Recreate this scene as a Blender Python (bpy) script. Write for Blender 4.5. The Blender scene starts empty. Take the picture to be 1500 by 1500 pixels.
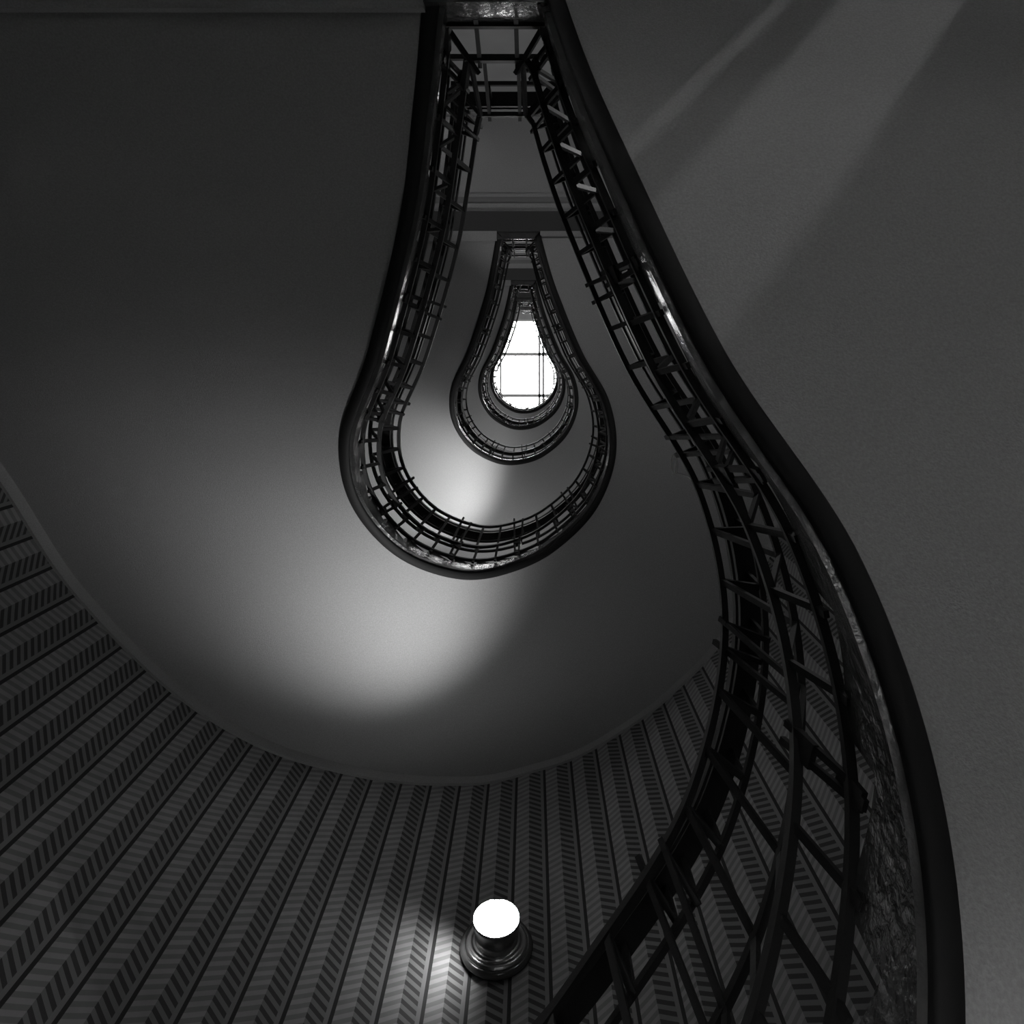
import bpy, bmesh, math, random
from mathutils import Vector
random.seed(7)
S = bpy.context.scene
C = S.collection
PI = math.pi
ZO = 2.0                      # camera height above the ground floor

# ------------------------------------------------------------------ camera, light, exposure
cam_d = bpy.data.cameras.new('camera'); cam = bpy.data.objects.new('camera', cam_d); C.objects.link(cam)
cam.location = (0, 0, ZO); cam.rotation_euler = (PI, 0, 0)
cam_d.sensor_width = 36; cam_d.sensor_fit = 'HORIZONTAL'; cam_d.lens = 24.0
cam_d.shift_x = -(778.24 - 750) / 1500; cam_d.shift_y = -(750 - 513.85) / 1500
cam_d.clip_start = 0.02; cam_d.clip_end = 200
S.camera = cam
S.view_settings.view_transform = 'Standard'; S.view_settings.look = 'None'
S.view_settings.gamma = 1; S.view_settings.use_curve_mapping = False
S.view_settings.exposure = 0.0
W = bpy.data.worlds.new('sky'); S.world = W; W.use_nodes = True
W.node_tree.nodes['Background'].inputs[0].default_value = (1, 1, 1, 1)
W.node_tree.nodes['Background'].inputs[1].default_value = 15.0

LAMP_POWER = 30.0
def light(name, kind, loc, power, rot=None, **kw):
    d = bpy.data.lights.new(name, kind); d.energy = power
    for k, v in kw.items(): setattr(d, k, v)
    o = bpy.data.objects.new(name, d); C.objects.link(o); o.location = loc
    if rot is not None: o.rotation_euler = rot
    return o
def aim(o, tgt):
    o.rotation_euler = (Vector(tgt) - o.location).to_track_quat('-Z', 'Y').to_euler()
# daylight portal in the skylight opening, and unseen point lights added for the other storeys
pl = light('skylight_portal', 'AREA', (-.3, .78, ZO + 19.5), 1, (0, 0, 0), shape='RECTANGLE', size=3.5, size_y=3.36)
pl.data.cycles.is_portal = True
for h, e in ((7.3, 30), (11.2, 34), (14.4, 25)):
    light('storey_fill', 'POINT', (-.16, 2.55, ZO + h), e, shadow_soft_size=.10)
# added outside, unseen: an area light for door daylight, a spot for soffit streaks
ed = light('entrance_fill', 'AREA', (.98, -3.9, ZO - 1.85), 13, shape='RECTANGLE', size=1.6, size_y=.5)
aim(ed, (.9, -.2, ZO + 1.2))
sd = light('streak_spot', 'SPOT', (5.2, -5.75, ZO - .9), 270, spot_size=math.radians(22), spot_blend=.3, shadow_soft_size=.05)
aim(sd, (1.9, -2.0, ZO + .95))
# spots added near the wall lamp to brighten the soffit and the wall beside it
up = light('soffit_fill', 'SPOT', (-.16, 2.53, ZO + 3.17), 112, spot_size=math.radians(86), spot_blend=1.0, shadow_soft_size=.09)
aim(up, (-.84, .98, ZO + 4.0))
u2 = light('soffit_fill', 'SPOT', (-.16, 2.53, ZO + 7.38), 150, spot_size=math.radians(80), spot_blend=1.0, shadow_soft_size=.09)  # added spot for the soffit one storey up, no lamp built there
aim(u2, (-1.15, 1.45, ZO + 8.1))
sc = light('scallop_fill', 'SPOT', (-.31, 2.56, ZO + 3.08), 5.0, spot_size=math.radians(140), spot_blend=1.0, shadow_soft_size=.03)
aim(sc, (-.48, 2.74, ZO + 3.0))
for h, e in ((4.3, 17), (8.7, 26), (12.6, 24)):  # hidden point lights added to brighten the landing soffits
    light('landing_fill', 'POINT', (1.55, -1.65, ZO + h), e, shadow_soft_size=.08)
# unseen spot added low in the well to brighten the lower right wall
h2 = light('hall_fill', 'SPOT', (-.3, .1, ZO - 1.5), 170, spot_size=math.radians(46), spot_blend=1.0, shadow_soft_size=.1)
aim(h2, (1.15, 2.2, ZO + 1.2))

# ------------------------------------------------------------------ materials
def mat(name, col=(.5, .5, .5), rough=.6, metal=0.0, spec=.5, bump=0.0, bscale=30.0, noise=0.0, nscale=5.0, emit=0.0, coat=0.0, detail=4.0):
    m = bpy.data.materials.new(name); m.use_nodes = True
    nt = m.node_tree; b = nt.nodes['Principled BSDF']
    if isinstance(col, (int, float)): col = (col, col, col)
    b.inputs['Base Color'].default_value = (*col, 1); b.inputs['Roughness'].default_value = rough
    b.inputs['Metallic'].default_value = metal; b.inputs['Specular IOR Level'].default_value = spec
    b.inputs['Coat Weight'].default_value = coat
    if emit:
        b.inputs['Emission Color'].default_value = (1, 1, 1, 1); b.inputs['Emission Strength'].default_value = emit
    tc = nt.nodes.new('ShaderNodeTexCoord')
    if noise:
        n = nt.nodes.new('ShaderNodeTexNoise'); n.inputs['Scale'].default_value = nscale; n.inputs['Detail'].default_value = 6
        nt.links.new(tc.outputs['Object'], n.inputs['Vector'])
        r = nt.nodes.new('ShaderNodeMapRange'); r.inputs['From Min'].default_value = .3; r.inputs['From Max'].default_value = .7
        r.inputs['To Min'].default_value = 1 - noise; r.inputs['To Max'].default_value = 1 + noise
        nt.links.new(n.outputs['Fac'], r.inputs['Value'])
        mx = nt.nodes.new('ShaderNodeVectorMath'); mx.operation = 'SCALE'; mx.inputs[0].default_value = col
        nt.links.new(r.outputs['Result'], mx.inputs['Scale']); nt.links.new(mx.outputs[0], b.inputs['Base Color'])
    if bump:
        n = nt.nodes.new('ShaderNodeTexNoise'); n.inputs['Scale'].default_value = bscale; n.inputs['Detail'].default_value = detail
        nt.links.new(tc.outputs['Object'], n.inputs['Vector'])
        bm = nt.nodes.new('ShaderNodeBump'); bm.inputs['Strength'].default_value = bump; bm.inputs['Distance'].default_value = .01
        nt.links.new(n.outputs['Fac'], bm.inputs['Height']); nt.links.new(bm.outputs[0], b.inputs['Normal'])
    return m
M = {}
M['plaster'] = mat('painted_plaster', .30, .85, spec=.2, noise=.12, nscale=160, bump=.25, bscale=220)
M['wall'] = mat('plain_wall_paint', .30, .85, spec=.2, noise=.05)
M['stringer'] = mat('glossy_dark_enamel', .055, .20, spec=1.0, bump=.55, bscale=28, noise=.3, nscale=8)
M['iron'] = mat('black_iron', .010, .50, spec=.4, bump=.1, bscale=60)
M['flange'] = mat('matt_black_paint', .012, .7, spec=.2)
M['rail'] = mat('dark_varnished_wood', .010, .45, spec=.3)
M['beam'] = mat('dark_beam_paint', .06, .7, spec=.2)
M['moulding'] = mat('grey_moulding_paint', .20, .8, spec=.2)
M['stone'] = mat('worn_pale_stone', .45, .6, noise=.1, nscale=10)
M['street'] = mat('dark_asphalt', .06, .9)
M['floor'] = mat('stone_floor', .25, .5, noise=.15)
M['frame'] = mat('grey_steel_frame', .45, .5)
M['metal'] = mat('brushed_lamp_metal', .30, .28, metal=.9, bump=.1, bscale=90)
M['metal_dark'] = mat('dark_lamp_base', .05, .16, spec=.5)
M['opal'] = mat('opal_glass_lit', .8, .4, emit=60.0)
M['wire'] = mat('bare_wire', .85, .5)
g = bpy.data.materials.new('clear_pane'); g.use_nodes = True; nt = g.node_tree; nt.nodes.clear()
go = nt.nodes.new('ShaderNodeOutputMaterial'); gt = nt.nodes.new('ShaderNodeBsdfTransparent'); gg = nt.nodes.new('ShaderNodeBsdfGlossy'); gm = nt.nodes.new('ShaderNodeMixShader')
gt.inputs[0].default_value = (.95, .95, .95, 1); gg.inputs['Roughness'].default_value = .05; gm.inputs[0].default_value = .05
nt.links.new(gt.outputs[0], gm.inputs[1]); nt.links.new(gg.outputs[0], gm.inputs[2]); nt.links.new(gm.outputs[0], go.inputs[0]); M['glass'] = g

def wallpaper():
    m = bpy.data.materials.new('striped_herringbone_wallpaper'); m.use_nodes = True
    nt = m.node_tree; b = nt.nodes['Principled BSDF']; b.inputs['Roughness'].default_value = .75; b.inputs['Specular IOR Level'].default_value = .25
    uv = nt.nodes.new('ShaderNodeUVMap'); sp = nt.nodes.new('ShaderNodeSeparateXYZ'); nt.links.new(uv.outputs[0], sp.inputs[0])
    def mth(op, a, bb=None, c=None):
        n = nt.nodes.new('ShaderNodeMath'); n.operation = op
        for i, x in enumerate((a, bb, c)):
            if x is None: continue
            if isinstance(x, (int, float)): n.inputs[i].default_value = x
            else: nt.links.new(x, n.inputs[i])
        return n.outputs[0]
    P = .178; Q = .042
    f = mth('FRACT', mth('DIVIDE', sp.outputs[0], P))
    def band(lo, hi):
        return mth('MULTIPLY', mth('GREATER_THAN', f, lo), mth('LESS_THAN', f, hi))
    line = band(-1, .09)
    left = band(.09, .50); dash = band(.50, .90)
    # chevron: height shifts up towards the joint at f=.5
    off = mth('MULTIPLY', mth('ABSOLUTE', mth('SUBTRACT', f, .5)), .105)
    ph = mth('FRACT', mth('DIVIDE', mth('ADD', sp.outputs[1], off), Q))
    on = mth('SMOOTH_MAX', mth('LESS_THAN', ph, .5), 0, .01)
    def lerp(a, bb, t): return mth('ADD', a, mth('MULTIPLY', mth('SUBTRACT', bb, a), t))
    GROUND = .17
    # slow wear so that single dashes differ
    wn = nt.nodes.new('ShaderNodeTexNoise'); wn.inputs['Scale'].default_value = 9; wn.inputs['Detail'].default_value = 5
    nt.links.new(uv.outputs[0], wn.inputs['Vector'])
    lcol = mth('MULTIPLY', mth('ADD', mth('MULTIPLY', on, -.08), .25), mth('ADD', .75, mth('MULTIPLY', wn.outputs['Fac'], .5)))
    dcol = mth('ADD', mth('MULTIPLY', on, -.11), .155)
    c = lerp(GROUND, lcol, left); c = lerp(c, dcol, dash); c = lerp(c, .022, line)
    cm = nt.nodes.new('ShaderNodeCombineColor')
    for i in range(3): nt.links.new(c, cm.inputs[i])
    nt.links.new(cm.outputs[0], b.inputs['Base Color'])
    return m
M['paper'] = wallpaper()

# ------------------------------------------------------------------ mesh helpers
class MB:
    def __init__(s): s.v = []; s.f = []; s.uv = None; s.sm = []
    def quadgrid(s, rows, smooth=True, close=False):
        b = len(s.v); n = len(rows[0])
        for r in rows: s.v += [tuple(p) for p in r]
        m = len(rows)
        for i in range(m - 1):
            for j in range(n - 1 if not close else n):
                j2 = (j + 1) % n
                s.f.append((b + i*n + j, b + i*n + j2, b + (i+1)*n + j2, b + (i+1)*n + j)); s.sm.append(smooth)
    def face(s, pts, smooth=False):
        b = len(s.v); s.v += [tuple(p) for p in pts]; s.f.append(tuple(range(b, b + len(pts)))); s.sm.append(smooth)
    def box(s, lo, hi):
        x0, y0, z0 = lo; x1, y1, z1 = hi; b = len(s.v)
        s.v += [(x0,y0,z0),(x1,y0,z0),(x1,y1,z0),(x0,y1,z0),(x0,y0,z1),(x1,y0,z1),(x1,y1,z1),(x0,y1,z1)]
        for q in ((0,3,2,1),(4,5,6,7),(0,1,5,4),(1,2,6,5),(2,3,7,6),(3,0,4,7)):
            s.f.append(tuple(b + i for i in q)); s.sm.append(False)
    def bar(s, p, q, w, d, side=None):
        """flat bar from p to q, w along side, d across"""
        p = Vector(p); q = Vector(q); a = (q - p).normalized()
        sd = Vector(side) if side is not None else Vector((0, 0, 1))
        sd = sd - a * sd.dot(a)
        if sd.length < 1e-4: sd = a.orthogonal()
        sd.normalize(); t = a.cross(sd).normalized()
        rows = []
        for c in (p, q):
            rows.append([c + sd*w/2 + t*d/2, c - sd*w/2 + t*d/2, c - sd*w/2 - t*d/2, c + sd*w/2 - t*d/2])
        s.quadgrid(rows, False, True); s.face(rows[0][::-1]); s.face(rows[1])
    def lathe(s, prof, org, axis, n=48, smooth=True):
        org = Vector(org); ax = Vector(axis).normalized(); e = ax.orthogonal().normalized(); f = ax.cross(e)
        rows = [[org + ax*z + (e*math.cos(2*PI*i/n) + f*math.sin(2*PI*i/n))*r for i in range(n)] for r, z in prof]
        s.quadgrid(rows, smooth, True)
    def build(s, name, m, parent=None):
        me = bpy.data.meshes.new(name); me.from_pydata(s.v, [], s.f)
        me.polygons.foreach_set('use_smooth', s.sm); me.materials.append(m); me.update()
        bm = bmesh.new(); bm.from_mesh(me); bmesh.ops.remove_doubles(bm, verts=bm.verts, dist=1e-5)
        bmesh.ops.recalc_face_normals(bm, faces=bm.faces); bm.to_mesh(me); bm.free()
        o = bpy.data.objects.new(name, me); C.objects.link(o)
        if parent is not None:
            o.parent = parent
            bpy.context.view_layer.update(); o.matrix_parent_inverse = parent.matrix_world.inverted()
        return o
def empty(name, loc, label, cat, group=None):
    o = bpy.data.objects.new(name, None); C.objects.link(o); o.location = loc; o.empty_display_size = .1
    o['label'] = label; o['category'] = cat
    if group: o['group'] = group
    return o
def struct(o): o['kind'] = 'structure'; return o
def tag(o, label, cat, group=None):
    o['label'] = label; o['category'] = cat
    if group: o['group'] = group
    return o

# ------------------------------------------------------------------ plan of the stair well
XA = -.1163
HX = [.1964, .267, .353, .5361, .7404, .7671, .5999, .2933]
HY = [-1.0772, -.771, -.4759, .001, .398, .7846, 1.1424, 1.3787, 1.4435]
ZZ = [0, .105, .251, .418, .588, .712, .829, .919, 1.0]
LEV = [-2.126, 1.9867, 6.1867, 10.442, 13.9016, 16.8969]      # landing soffits above the camera
NH = len(HX) + 1
FX = [-a for a in HX] + [0] + HX[::-1]
FY = HY + HY[:-1][::-1]
def spl(v, t):
    n = len(v); x = min(max(t*(n-1), 0), n-1-1e-9); i = int(x); u = x - i
    e = [2*v[0]-v[1]] + list(v) + [2*v[-1]-v[-2]]
    p0, p1, p2, p3 = e[i:i+4]
    return .5*((2*p1) + (-p0+p2)*u + (2*p0-5*p1+4*p2-p3)*u*u + (-p0+3*p1-3*p2+p3)*u**3)
def P(t): return Vector((XA + spl(FX, t), spl(FY, t), 0))
def zf(t): return spl(ZZ, t)
XL, XR, YL = XA + FX[0], XA + FX[-1], FY[0]
NT = 2000
TS = [i / NT for i in range(NT + 1)]
PS = [P(t) for t in TS]
SS = [0.0]
for i in range(NT): SS.append(SS[-1] + (PS[i+1] - PS[i]).length)
def t_of_s(s):
    import bisect
    i = min(max(bisect.bisect_left(SS, s), 1), NT)
    return TS[i-1] + (s - SS[i-1]) / (SS[i] - SS[i-1]) / NT
TH = .066
def normal(t):
    a = P(max(t - .002, 0)); b = P(min(t + .002, 1)); d = (b - a).normalized()
    return Vector((d.y, -d.x, 0)), d
def off(t, u, v, k, du=0.0):
    """point inset u into the well and v above the stringer foot, storey k"""
    n, d = normal(t); z = LEV[k] + (LEV[k+1] - LEV[k]) * zf(t)
    p = P(t)
    # mitre at the two landing corners
    w = 1.0
    q = p + n*u + d*du
    e = min(SS_at(t), SS[-1] - SS_at(t))
    if e < .12:
        f = 1 - e / .12
        tgt_y = YL + u + e
        q = q.lerp(Vector((q.x, max(q.y, YL + u + e*.5), 0)), f)
    return Vector((q.x, q.y, ZO + z + v))
def SS_at(t):
    x = min(max(t, 0), 1) * NT; i = min(int(x), NT - 1); return SS[i] + (SS[i+1] - SS[i]) * (x - i)
def lev(k): return ZO + LEV[k]
# outer wall plan, from the right back corner round the bulb to the left back corner
YB = -2.13
WP = [(2.30, YB), (2.29, -1.2), (2.26, -.3), (2.17, .3), (2.04, .8), (1.86, 1.2), (1.765, 1.437), (1.57, 1.77), (1.295, 2.11), (1.005, 2.35), (.757, 2.51), (.33, 2.69), (-.04, 2.742),
      (-.30, 2.75), (-.55, 2.70), (-.764, 2.64), (-1.01, 2.544), (-1.43, 2.332), (-1.72, 2.113), (-1.96, 1.855), (-2.165, 1.549), (-2.30, 1.299), (-2.38, 1.10), (-2.42, .90), (-2.435, .65), (-2.44, .2), (-2.44, -1.2), (-2.44, YB)]
def dense(pts, n=6):
    out = []
    xs = [p[0] for p in pts]; ys = [p[1] for p in pts]; N = (len(pts) - 1)
    def cr(v, i, u):
        p1, p2 = v[i], v[i+1]
        straight = (i < 1 or i > N - 3)
        if straight: return p1 + (p2-p1)*u
        p0, p3 = v[i-1], v[min(i+2, N)]
        return .5*((2*p1) + (-p0+p2)*u + (2*p0-5*p1+4*p2-p3)*u*u + (-p0+3*p1-3*p2+p3)*u**3)
    for i in range(N):
        for j in range(n): out.append((cr(xs, i, j/n), cr(ys, i, j/n)))
    out.append(pts[-1]); return out
WD = dense(WP)
CY = .78
def radial(t):
    p = P(t); c = Vector((XA, -.15*math.log(math.exp(-p.y/.15) + math.exp(-(CY+.1)/.15)), 0)); d = p - c
    if d.length < 1e-4: d = Vector((0, 1, 0))
    return c, d.normalized()
def wall_at(t, back=0.0):
    c, d = radial(t)
    best = None
    for i in range(len(WD) - 1):
        ax, ay = WD[i]; bx, by = WD[i+1]; ex, ey = bx-ax, by-ay
        den = d.x*ey - d.y*ex
        if abs(den) < 1e-9: continue
        s = ((ax-c.x)*ey - (ay-c.y)*ex) / den; u = ((ax-c.x)*d.y - (ay-c.y)*d.x) / den
        if s > 0 and -1e-6 <= u <= 1 + 1e-6 and (best is None or s < best): best = s
    return c + d * (best - back)
TOP = 19.6

# ------------------------------------------------------------------ shell
U0 = 0.0
for i in range(len(WD) - 1):
    if WD[i+1][0] < .084: U0 += WD[i][0] - .084; break
    U0 += math.dist(WD[i], WD[i+1])
U0 += .178*40 + .008
def wall_strip(name, a, b, z0, z1, m):
    seg = [p for p in WD[a:b+1]]
    me = bpy.data.meshes.new(name); v = []; f = []; L = [0.0]
    for i in range(len(seg) - 1): L.append(L[-1] + math.dist(seg[i], seg[i+1]))
    base = 0.0
    for i in range(a): base += math.dist(WD[i], WD[i+1])
    for p in seg: v += [(p[0], p[1], z0), (p[0], p[1], z1)]
    n = len(seg)
    # outer skin gives the wall real thickness
    def outn(i):
        q0 = seg[max(i-1, 0)]; q1 = seg[min(i+1, n-1)]; dx, dy = q1[0]-q0[0], q1[1]-q0[1]; l = math.hypot(dx, dy)
        return (dy/l, -dx/l)
    for i, p in enumerate(seg):
        nx, ny = outn(i); v += [(p[0]+nx*.25, p[1]+ny*.25, z0), (p[0]+nx*.25, p[1]+ny*.25, z1)]
    uvs = []
    for i in range(n - 1):
        f.append((2*i, 2*i+1, 2*i+3, 2*i+2)); u0, u1 = U0 - base - L[i], U0 - base - L[i+1]; uvs += [(u0, z0), (u0, z1), (u1, z1), (u1, z0)]
    o2 = 2*n
    for i in range(n - 1):
        f.append((o2+2*i, o2+2*i+2, o2+2*i+3, o2+2*i+1)); uvs += [(0, 0)]*4
    me.from_pydata(v, [], f); ul = me.uv_layers.new(name='UVMap')
    for i, u in enumerate(uvs): ul.data[i].uv = u
    me.materials.append(m)
    for p in me.polygons: p.use_smooth = True
    o = bpy.data.objects.new(name, me); C.objects.link(o); return struct(o)
ib = 4*6
wall_strip('wall_right', 0, ib, 0, ZO + TOP, M['paper'])
wall_strip('wall_front', ib, len(WD) - 1 - 18, 0, ZO + TOP, M['paper'])
wall_strip('wall_left', len(WD) - 1 - 18, len(WD) - 1, 0, ZO + TOP, M['paper'])
m = MB(); m.box((-2.8, YB - .3, -.12), (2.6, 3.1, 0)); struct(m.build('floor', M['floor']))

m = MB(); m.box((-25, -40, -.30), (25, 30, -.125)); struct(m.build('trim_6', M['street']))  # unseen street ground, added to dim the sky light from below

# back wall with one window to each landing
WINX = (-1.50, -.72)
m = MB()
def wbox(x0, x1, z0, z1): m.box((x0, YB - .25, z0), (x1, YB, z1))
wbox(-2.69, WINX[0], 0, ZO + TOP); wbox(WINX[1], .35, 0, ZO + TOP)
DX0, DX1, DZ = .35, 1.62, ZO + .05            # entrance door, and a tall light beside it
SX0, SX1, SZ0, SZ1 = 1.74, 2.24, ZO + .15, ZO + 1.45
wbox(DX0, DX1, DZ, ZO + TOP); wbox(DX1, SX0, 0, ZO + TOP); wbox(SX0, SX1, 0, SZ0); wbox(SX0, 2.50, SZ1, ZO + TOP); wbox(SX1, 2.50, 0, SZ0); wbox(2.50, 2.75, 0, ZO + TOP)
zc = 0
wins = []
for k in range(1, 6):
    z1 = lev(k) - .03 if k < 6 else ZO + TOP
    z1 = lev(k) - .06; z0 = z1 - .50
    wins.append((z0, z1)); wbox(WINX[0], WINX[1], zc, z0); zc = z1
wbox(WINX[0], WINX[1], zc, ZO + TOP)
struct(m.build('wall_back', M['wall']))
for i, (z0, z1) in enumerate(wins):
    m = MB(); x0, x1 = WINX; y = YB - .16; t = .045
    m.box((x0, y, z0), (x0+t, y+.05, z1)); m.box((x1-t, y, z0), (x1, y+.05, z1)); m.box((x0, y, z0), (x1, y+.05, z0+t)); m.box((x0, y, z1-t), (x1, y+.05, z1))
    m.box(((x0+x1)/2-.02, y, z0), ((x0+x1)/2+.02, y+.05, z1)); m.box((x0, y, z1-.15), (x1, y+.05, z1-.12))
    w = m.build('window_%d' % (i+1), M['frame']); struct(w)
    g_ = MB(); g_.box((x0+t, y+.02, z0+t), (x1-t, y+.026, z1-t)); g_.build('pane', M['glass'], w)

y = YB - .16
y = YB - .05
m = MB(); m.box((SX0, y, SZ0), (SX0+.03, y+.05, SZ1)); m.box((SX1-.02, y, SZ0), (2.50, y+.05, SZ1)); m.box((SX0, y, SZ0), (SX1, y+.05, SZ0+.04)); m.box((SX0, y, SZ1-.04), (SX1, y+.05, SZ1)); m.box((SX0+.11, y, SZ0), (SX0+.17, y+.05, SZ1))
w = struct(m.build('window_6', M['frame']))
m = MB(); m.box((SX0+.03, y+.02, SZ0+.04), (SX1-.03, y+.026, SZ1-.04)); m.build('pane', M['glass'], w)
y = YB - .16
m = MB()
for x in (DX0, (DX0+DX1)/2 - .03, DX1 - .06): m.box((x, y, 0), (x+.06, y+.05, DZ))
m.box((DX0, y, DZ-.06), (DX1, y+.05, DZ)); m.box((DX0, y, 0), (DX1, y+.05, .2))
w = struct(m.build('door_1', M['frame']))
m = MB(); m.box((DX0+.06, y+.02, .2), (DX1-.06, y+.026, DZ-.06)); m.build('pane', M['glass'], w)

# ceiling with the skylight opening
OX0, OX1, OY0, OY1 = -2.05, 1.46, -.90, 2.46
m = MB(); z0, z1 = ZO + TOP, ZO + TOP + .3
m.box((-2.8, YB-.3, z0), (2.6, OY0, z1)); m.box((-2.8, OY1, z0), (2.6, 3.1, z1)); m.box((-2.8, OY0, z0), (OX0, OY1, z1)); m.box((OX1, OY0, z0), (2.6, OY1, z1))
struct(m.build('ceiling', M['wall']))
sk = empty('skylight', ((OX0+OX1)/2, (OY0+OY1)/2, z0), 'white glazed skylight with thin grey bars at the top of the stairwell', 'skylight')
m = MB()
for x in (-.88, .235, .345): m.box((x-.03, OY0, z0+.02), (x+.03, OY1, z0+.09))
for y in (.10, 1.29): m.box((OX0, y-.045, z0+.02), (OX1, y+.045, z0+.08))
for a in ((OX0, OY0, OX0+.06, OY1), (OX1-.06, OY0, OX1, OY1), (OX0, OY0, OX1, OY0+.06), (OX0, OY1-.06, OX1, OY1)): m.box((a[0], a[1], z0+.02), (a[2], a[3], z0+.12))
m.build('glazing_frame', M['frame'], sk)
m = MB(); m.box((OX0, OY0, z0+.12), (OX1, OY1, z0+.128)); m.build('glass_panes', M['glass'], sk)

# ------------------------------------------------------------------ flights
LV = .156
NS = 27
tt = [i / 240 for i in range(241)]
for k in range(5):
    H = LEV[k+1] - LEV[k]; rise = H / NS
    fl = empty('stair_flight', (XA, CY, lev(k)), ['lowest curved stair flight, its dark saw-toothed edge running down the right side',
        'curved stair flight whose dark saw-toothed edge forms the largest bulb shape', 'curved stair flight forming the middle bulb shape inside the largest bulb',
        'small curved stair flight with bright edge around the smallest ring but one', 'topmost curved stair flight, its thin bright edge directly framing the white skylight'][k], 'staircase', 'stacked turns of the spiral staircase')
    # riser positions: zf(t)*NS = i
    rt = []
    for i in range(1, NS):
        lo, hi = 0.0, 1.0
        for _ in range(40):
            md = (lo + hi) / 2
            if zf(md) * NS < i: lo = md
            else: hi = md
        rt.append(lo)
    edges = [0.0] + rt + [1.0]
    # stringer: closed section swept along the well, saw top
    rows = []
    def sec(t, ztop):
        a = off(t, 0, 0, k); b = off(t, TH, .004, k); a0 = off(t, .006, -.012, k); b0 = off(t, TH-.004, -.008, k); c = off(t, TH - .105*(ztop - a.z), 0, k)
        return [a + Vector((0,0,.006)), b + Vector((0,0,.006)), Vector((c.x, c.y, ztop)), Vector((a.x, a.y, ztop))]
    for i in range(NS):
        zt = lev(k) + LV + rise*(i + (1 if i < NS else 0)) - rise*.0
        zt = lev(k) + LV - .03 + rise*(i + 1)
        n = 8
        for j in range(n + 1):
            t = edges[i] + (edges[i+1] - edges[i]) * j / n
            rows.append(sec(t, zt))
    m = MB(); m.quadgrid(rows, False, True); st = m.build('stringer', M['stringer'], fl)
    m = MB(); m.quadgrid([[off(t, -.002, .02, k), off(t, 0, 0, k), off(t, .008, -.014, k), off(t, .046, -.012, k), off(t, .050, -.004, k), off(t, .050, .012, k)] for t in tt], True); m.build('bottom_flange', M['flange'], fl)
    # soffit
    m = MB(); rows = []
    for t in tt:
        p = off(t, .003, 0, k)
        if P(t).y < YL + .055: continue
        w = wall_at(t, -.01); q = Vector((w.x, w.y, p.z))
        rows.append([p.lerp(q, j / 8) for j in range(9)])
    m.quadgrid(rows, True); sf = m.build('soffit', M['plaster'], fl)
    # steps
    for i in range(NS):
        zt = lev(k) + LV - .03 + rise*(i + 1)
        m = MB(); t0, t1 = edges[i], edges[i+1]
        top = []; bot = []
        r = []
        for j in range(4):
            t = t0 + (t1 - t0) * j / 3; a = off(t, .030, 0, k); b = wall_at(t, -.01)
            r.append([Vector((a.x, a.y, zt - .035)), Vector((a.x, a.y, zt + .002)), Vector((b.x, b.y, zt + .002)), Vector((b.x, b.y, zt - .035))])
        m.quadgrid(r, False, True); m.face(r[0]); m.face(r[-1])
        a0, b0 = r[0][0], r[0][3]; d = (r[1][0] - r[0][0]).normalized() * .02; d2 = (r[1][3] - r[0][3]).normalized() * .02
        zz = zt - rise - .034
        q = [[Vector((a0.x, a0.y, zz)), Vector((b0.x, b0.y, zz)), Vector((b0.x+d2.x, b0.y+d2.y, zz)), Vector((a0.x+d.x, a0.y+d.y, zz))],
             [Vector((a0.x, a0.y, zt-.035)), Vector((b0.x, b0.y, zt-.035)), Vector((b0.x+d2.x, b0.y+d2.y, zt-.035)), Vector((a0.x+d.x, a0.y+d.y, zt-.035))]]
        m.quadgrid(q, False, True); m.face(q[0]); m.face(q[1])
        m.build('step', M['stone'], fl)
    # cove between wall and soffit
    m = MB(); rows = []
    for t in tt:
        if P(t).y < YL + .075: continue
        z = ZO + LEV[k] + H*zf(t); a = wall_at(t, .016); c = wall_at(t, -.02)
        rows.append([Vector((a.x, a.y, z + .02)), Vector((a.x, a.y, z - .07)), Vector((c.x, c.y, z - .07))])
    m.quadgrid(rows, False); struct(m.build('trim_%d' % (k+1), M['plaster']))

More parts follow.
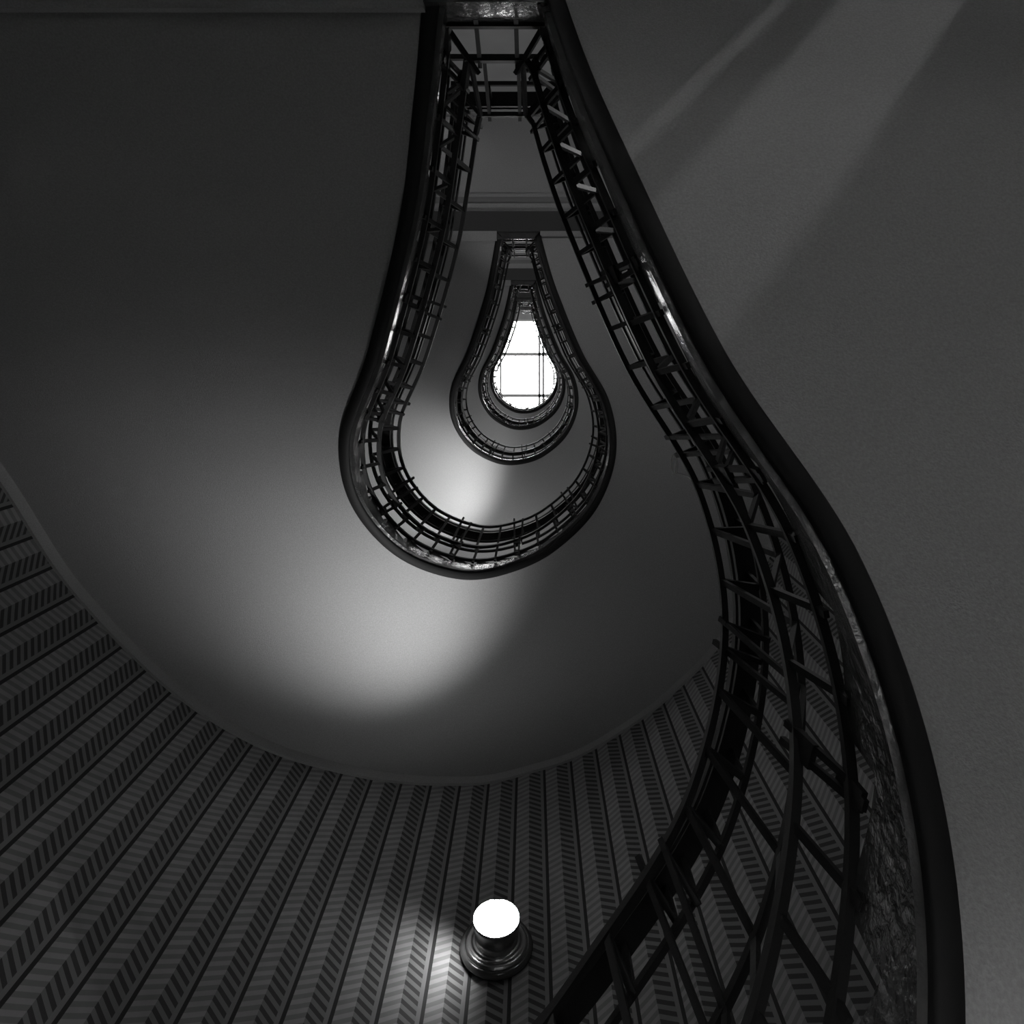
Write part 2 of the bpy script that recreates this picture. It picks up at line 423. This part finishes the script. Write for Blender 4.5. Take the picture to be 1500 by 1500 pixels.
# landings, each its own thing at the head of a flight
ORD = ['stair landing cut by the top edge of the picture, glossy textured edge above its railing', 'stair landing with wide dark beam and pale mouldings above the middle bulb shape',
       'small stair landing with bright edge at the neck of the middle bulb shape', 'tiny stair landing at the neck of the ring around the skylight', 'topmost tiny stair landing touching the upper end of the white skylight']
for k in range(1, 6):
    z = lev(k)
    ld = empty('stair_landing', (XA, -1.6, z), ORD[k-1], 'landing', 'landings at the narrow end of the stairwell')
    m = MB(); m.box((-2.43, YB + .005, z), (2.285, -1.40, z + .10)); m.box((-2.43, -1.41, z+.03), (2.285, YL+.03, z+.12)); m.build('slab', M['plaster'], ld)
    m = MB(); m.box((-2.43, YB + .005, z + .10), (2.285, YL + .03, z + LV)); m.build('paving', M['stone'], ld)
    m = MB(); m.box((-2.43, YL - .178, z - .05), (2.285, YL, z + .03)); m.build('beam', M['beam'], ld)
    m = MB()
    m.box((-2.43, YL - .255, z - .02), (2.285, YL - .178, z + .03)); m.box((-2.43, YL-.345, z-.012), (2.285, YL-.315, z+.03))
    m.build('moulding', M['plaster'], ld)
    m = MB(); m.box((-2.43, YL - .315, z - .006), (2.285, YL - .255, z + .03)); m.build('painted_band', M['moulding'], ld)
    for (xa_, xb_) in ((-2.43, XL), (XR, 2.285)):
        m = MB(); pr = [(YL, z-.05), (YL+.078, z + .004), (YL+.078, z+.03), (YL, z+.03)]
        m.quadgrid([[Vector((x, y, zz)) for y, zz in pr] for x in (xa_, xb_)], False, True); m.face([Vector((xa_, y, zz)) for y, zz in pr]); m.face([Vector((xb_, y, zz)) for y, zz in pr])
        m.build('chamfer', M['plaster'], ld)
    m = MB(); pr = [(YL, z-.008), (YL+.066, z-.008), (YL+.046, z+LV), (YL, z+LV)]
    m.quadgrid([[Vector((x, y, zz)) for y, zz in pr] for x in (XL - .001, XR + .001)], False, True); m.build('fascia', M['stringer'], ld)

# ------------------------------------------------------------------ railings
NODE = {'foot': (.048, .245), 'bulge': (.10, .38), 'waist': (.0, .60), 'breast': (.10, .90), 'back': (-.005, .86), 'hand': (.0, .99)}
NODE_L = {'foot': (.05, .168), 'bulge': (.10, .30), 'waist': (.0, .52), 'breast': (.10, .84), 'back': (-.005, .78), 'hand': (.0, .95)}
MAJ = [.10, .88, 1.45, 2.08, 2.63, 3.08, 3.57, 4.11, 4.69, 5.26, 6.02]
INT = [5, 4, 4, 4, 3, 3, 4, 4, 4, 5]
posts = []
for i in range(10):
    for j in range(INT[i]): posts.append((MAJ[i] + (MAJ[i+1] - MAJ[i]) * j / INT[i], j == 0))
posts.append((MAJ[-1], True))
def sweep(k, u, v, w, h, m, vl=None):
    """bar of width w (plan) and height h following the well, then straight across the landing at its head"""
    def ring(t):
        a = off(t, u - w/2, v, k); b = off(t, u + w/2, v, k); return [a + Vector((0,0,-h/2)), b + Vector((0,0,-h/2)), b + Vector((0,0,h/2)), a + Vector((0,0,h/2))]
    rows = [ring(i / 300) for i in range(301) if SS_at(i/300) > u + w/2 and SS[-1] - SS_at(i/300) > u + w/2]
    m.quadgrid(rows, False, True); m.face(rows[0]); m.face(rows[-1])
    if vl is not None:
        z = lev(k+1) + vl; y = YL + u
        x0, x1 = XL + u - w/2, XR - u + w/2
        m.box((x0, y - w/2, z - h/2), (x1, y + w/2, z + h/2))
        # short returns that join the landing piece to the flights
        e = rows[-1]; c = sum(e, Vector()) / 4
        m.bar(Vector((x1 - w/2, y, z)), c, h, w, (0, 0, 1))
        if k < 4:
            a = [off(i/300, u, v, k+1) for i in range(20) if SS_at(i/300) > u + w/2][0]
            m.bar(Vector((x0 + w/2, y, z)), a, h, w, (0, 0, 1))
RW = ['large black iron railing of the lowest turn, crossing the lower right of the picture', 'black iron railing with wide dark handrail following the largest bulb shape',
      'black iron railing following the middle bulb shape inside the largest one', 'fine iron railing around the ring just outside the skylight bulb', 'topmost fine railing whose posts show as ticks against the white skylight']
for k in range(5):
    rl = empty('stair_railing', (XA, CY, lev(k) + .2), RW[k], 'railing', 'iron railings of the spiral staircase')
    for nm, key, w, h in (('foot_rail', 'foot', .02, .02), ('lower_rail', 'bulge', .02, .024), ('middle_rail', 'waist', .018, .018), ('upper_rail', 'breast', .018, .022), ('back_rail', 'back', .016, .016)):
        m = MB(); sweep(k, *NODE[key], w, h, m, NODE_L[key][1]); m.build(nm, M['iron'], rl)
    m = MB(); sweep(k, *NODE['hand'], .062, .035, m, .95); m.build('handrail', M['rail'], rl)
    m = MB(); sweep(k, .045, .975, .008, .03, m, .935); m.build('handrail_edge_strip', M['iron'], rl)
    def frame_post(m, f, wd, tip, N=NODE):
        A, B, W_, D, E_, Hh = (f(*N[x]) for x in ('foot', 'bulge', 'waist', 'breast', 'back', 'hand'))
        base = f(.044, N['foot'][1] - .035)
        sd = f(0, 0, .01) - f(0, 0)
        for a, b in ((base, A), (A, B), (B, W_), (W_, D), (B, D), (D, E_), (E_, Hh)):
            if (a is B and b is D): continue
            m.bar(a, b, wd, .012, sd)
        if tip:
            for q, pq in ((B, A), (D, W_)):
                d = (q - pq).normalized(); m.bar(q, q + d*.035, wd, .014, sd)
    for s, big in posts:
        t = t_of_s(s)
        m = MB()
        if big:
            for sg in (-1, 1):
                frame_post(m, lambda u, v, du=0.0, sg=sg: off(t_of_s(s + sg*(.008 + .018*min(v, 1.0))) if False else t, u, v, k, du + sg*(.006 + .03*min(max(v, 0), .9))), .014, True)
            m.bar(off(t, .044, .20, k), off(t, .052, .29, k), .022, .010, normal(t)[1])
            m.bar(off(t, .085, .33, k), off(t, .098, .39, k), .05, .014, normal(t)[1])
            m.build('bracket_post', M['iron'], rl)
        else:
            frame_post(m, lambda u, v, du=0.0: off(t, u, v, k, du), .016, False); m.build('post', M['iron'], rl)
    # two posts on the landing at the head of the flight
    for fx in (.355, .675):
        x = XL + (XR - XL) * fx
        m = MB(); frame_post(m, lambda u, v, du=0.0: Vector((x + du, YL + u, lev(k+1) + v)), .014, True, NODE_L); m.build('post', M['iron'], rl)
    for sx, x0 in ((1, XL), (-1, XR)):
        m = MB(); z = lev(k+1); a = Vector((x0 + sx*.025, YL + .025, z + .17)); b = Vector((x0 + sx*.108, YL + .108, z + .30)); c = Vector((x0 + sx*.104, YL + .104, z + .84))
        m.bar(a, b, .018, .016); m.bar(b, b + (b-a).normalized()*.05, .022, .014); m.bar(b, c, .014, .014); m.bar(c, Vector((x0, YL, z + .78)), .014, .014); m.build('corner_post', M['iron'], rl)

# ------------------------------------------------------------------ wall lamps
LX, LY = -.16, 2.742
LZ = ZO + 3.13
def lamp(z, label, lit=True):
    o = empty('wall_lamp', (LX, LY, z), label, 'lamp', 'round wall lamps of the staircase')
    ax = (0, -1, 0)
    m = MB(); m.lathe([(0, 0), (.155, 0), (.166, .006), (.168, .018), (.160, .030), (.146, .034), (.142, .030)], (LX, LY, z), ax, 64); m.build('base_plate', M['metal_dark'], o)
    m = MB(); m.lathe([(.146, .030), (.140, .040), (.128, .043), (.116, .040), (.112, .046), (.108, .05), (0.09, .05)], (LX, LY, z), ax, 64); m.build('trim_ring', M['metal'], o)
    m = MB(); m.lathe([(.100, .045), (.1, .055), (.094, .060), (.094, .075), (.100, .095), (.108, .125), (.110, .140), (.104, .142)], (LX, LY, z), ax, 64); m.build('shade', M['metal'], o)
    m = MB(); m.lathe([(.105, .136), (.104, .144), (.09, .152), (.06, .158), (.03, .161), (.0005, .162)], (LX, LY, z), ax, 64); m.build('opal_glass', M['opal'], o); og = C.objects[-1]
    m = MB(); m.box((LX - .018, LY - .152, z + .088), (LX + .018, LY - .140, z + .100)); m.build('clip', M['metal_dark'], og)
    return o
lamp(LZ, 'round wall lamp with metal rim and glowing white disc on the striped wallpaper')

# a twist of bare wire hanging from the lowest railing
def on_rail(s_, u, v, k, dz=0): 
    p = off(t_of_s(s_), u, v, k); return p + Vector((0, 0, dz))
p0 = on_rail(4.66, .108, .895, 0)
cu = bpy.data.curves.new('wire_loop', 'CURVE'); cu.dimensions = '3D'; cu.bevel_depth = .0016; cu.bevel_resolution = 2
def spline(pts, cyc=False):
    sp = cu.splines.new('POLY'); sp.points.add(len(pts) - 1)
    for i, q in enumerate(pts): sp.points[i].co = (*q, 1)
    sp.use_cyclic_u = cyc
spline([p0 + Vector((-.016 + .010*math.cos(a), .030 + .028*math.sin(a), -.012*math.sin(a))) for a in [i*PI/10 for i in range(20)]], True)
spline([p0 + Vector((-.018 + .006*math.cos(a), .030 + .032*math.sin(a), .006*math.cos(a))) for a in [i*PI/10 for i in range(20)]], True)
spline([p0 + Vector((-.014 + .055*math.sin(a), .060 + .030*(1 - math.cos(a)), -.01*a)) for a in [i*.12 for i in range(11)]])
tmp = bpy.data.objects.new('wire_tmp', cu); C.objects.link(tmp)
dg = bpy.context.evaluated_depsgraph_get(); me = bpy.data.meshes.new_from_object(tmp.evaluated_get(dg)); bpy.data.objects.remove(tmp)
me.materials.clear(); me.materials.append(M['wire'])
wl = bpy.data.objects.new('wire_loop', me); C.objects.link(wl)
tag(wl, 'thin twisted bare wire hanging from the inner rail of the lowest railing', 'wire')
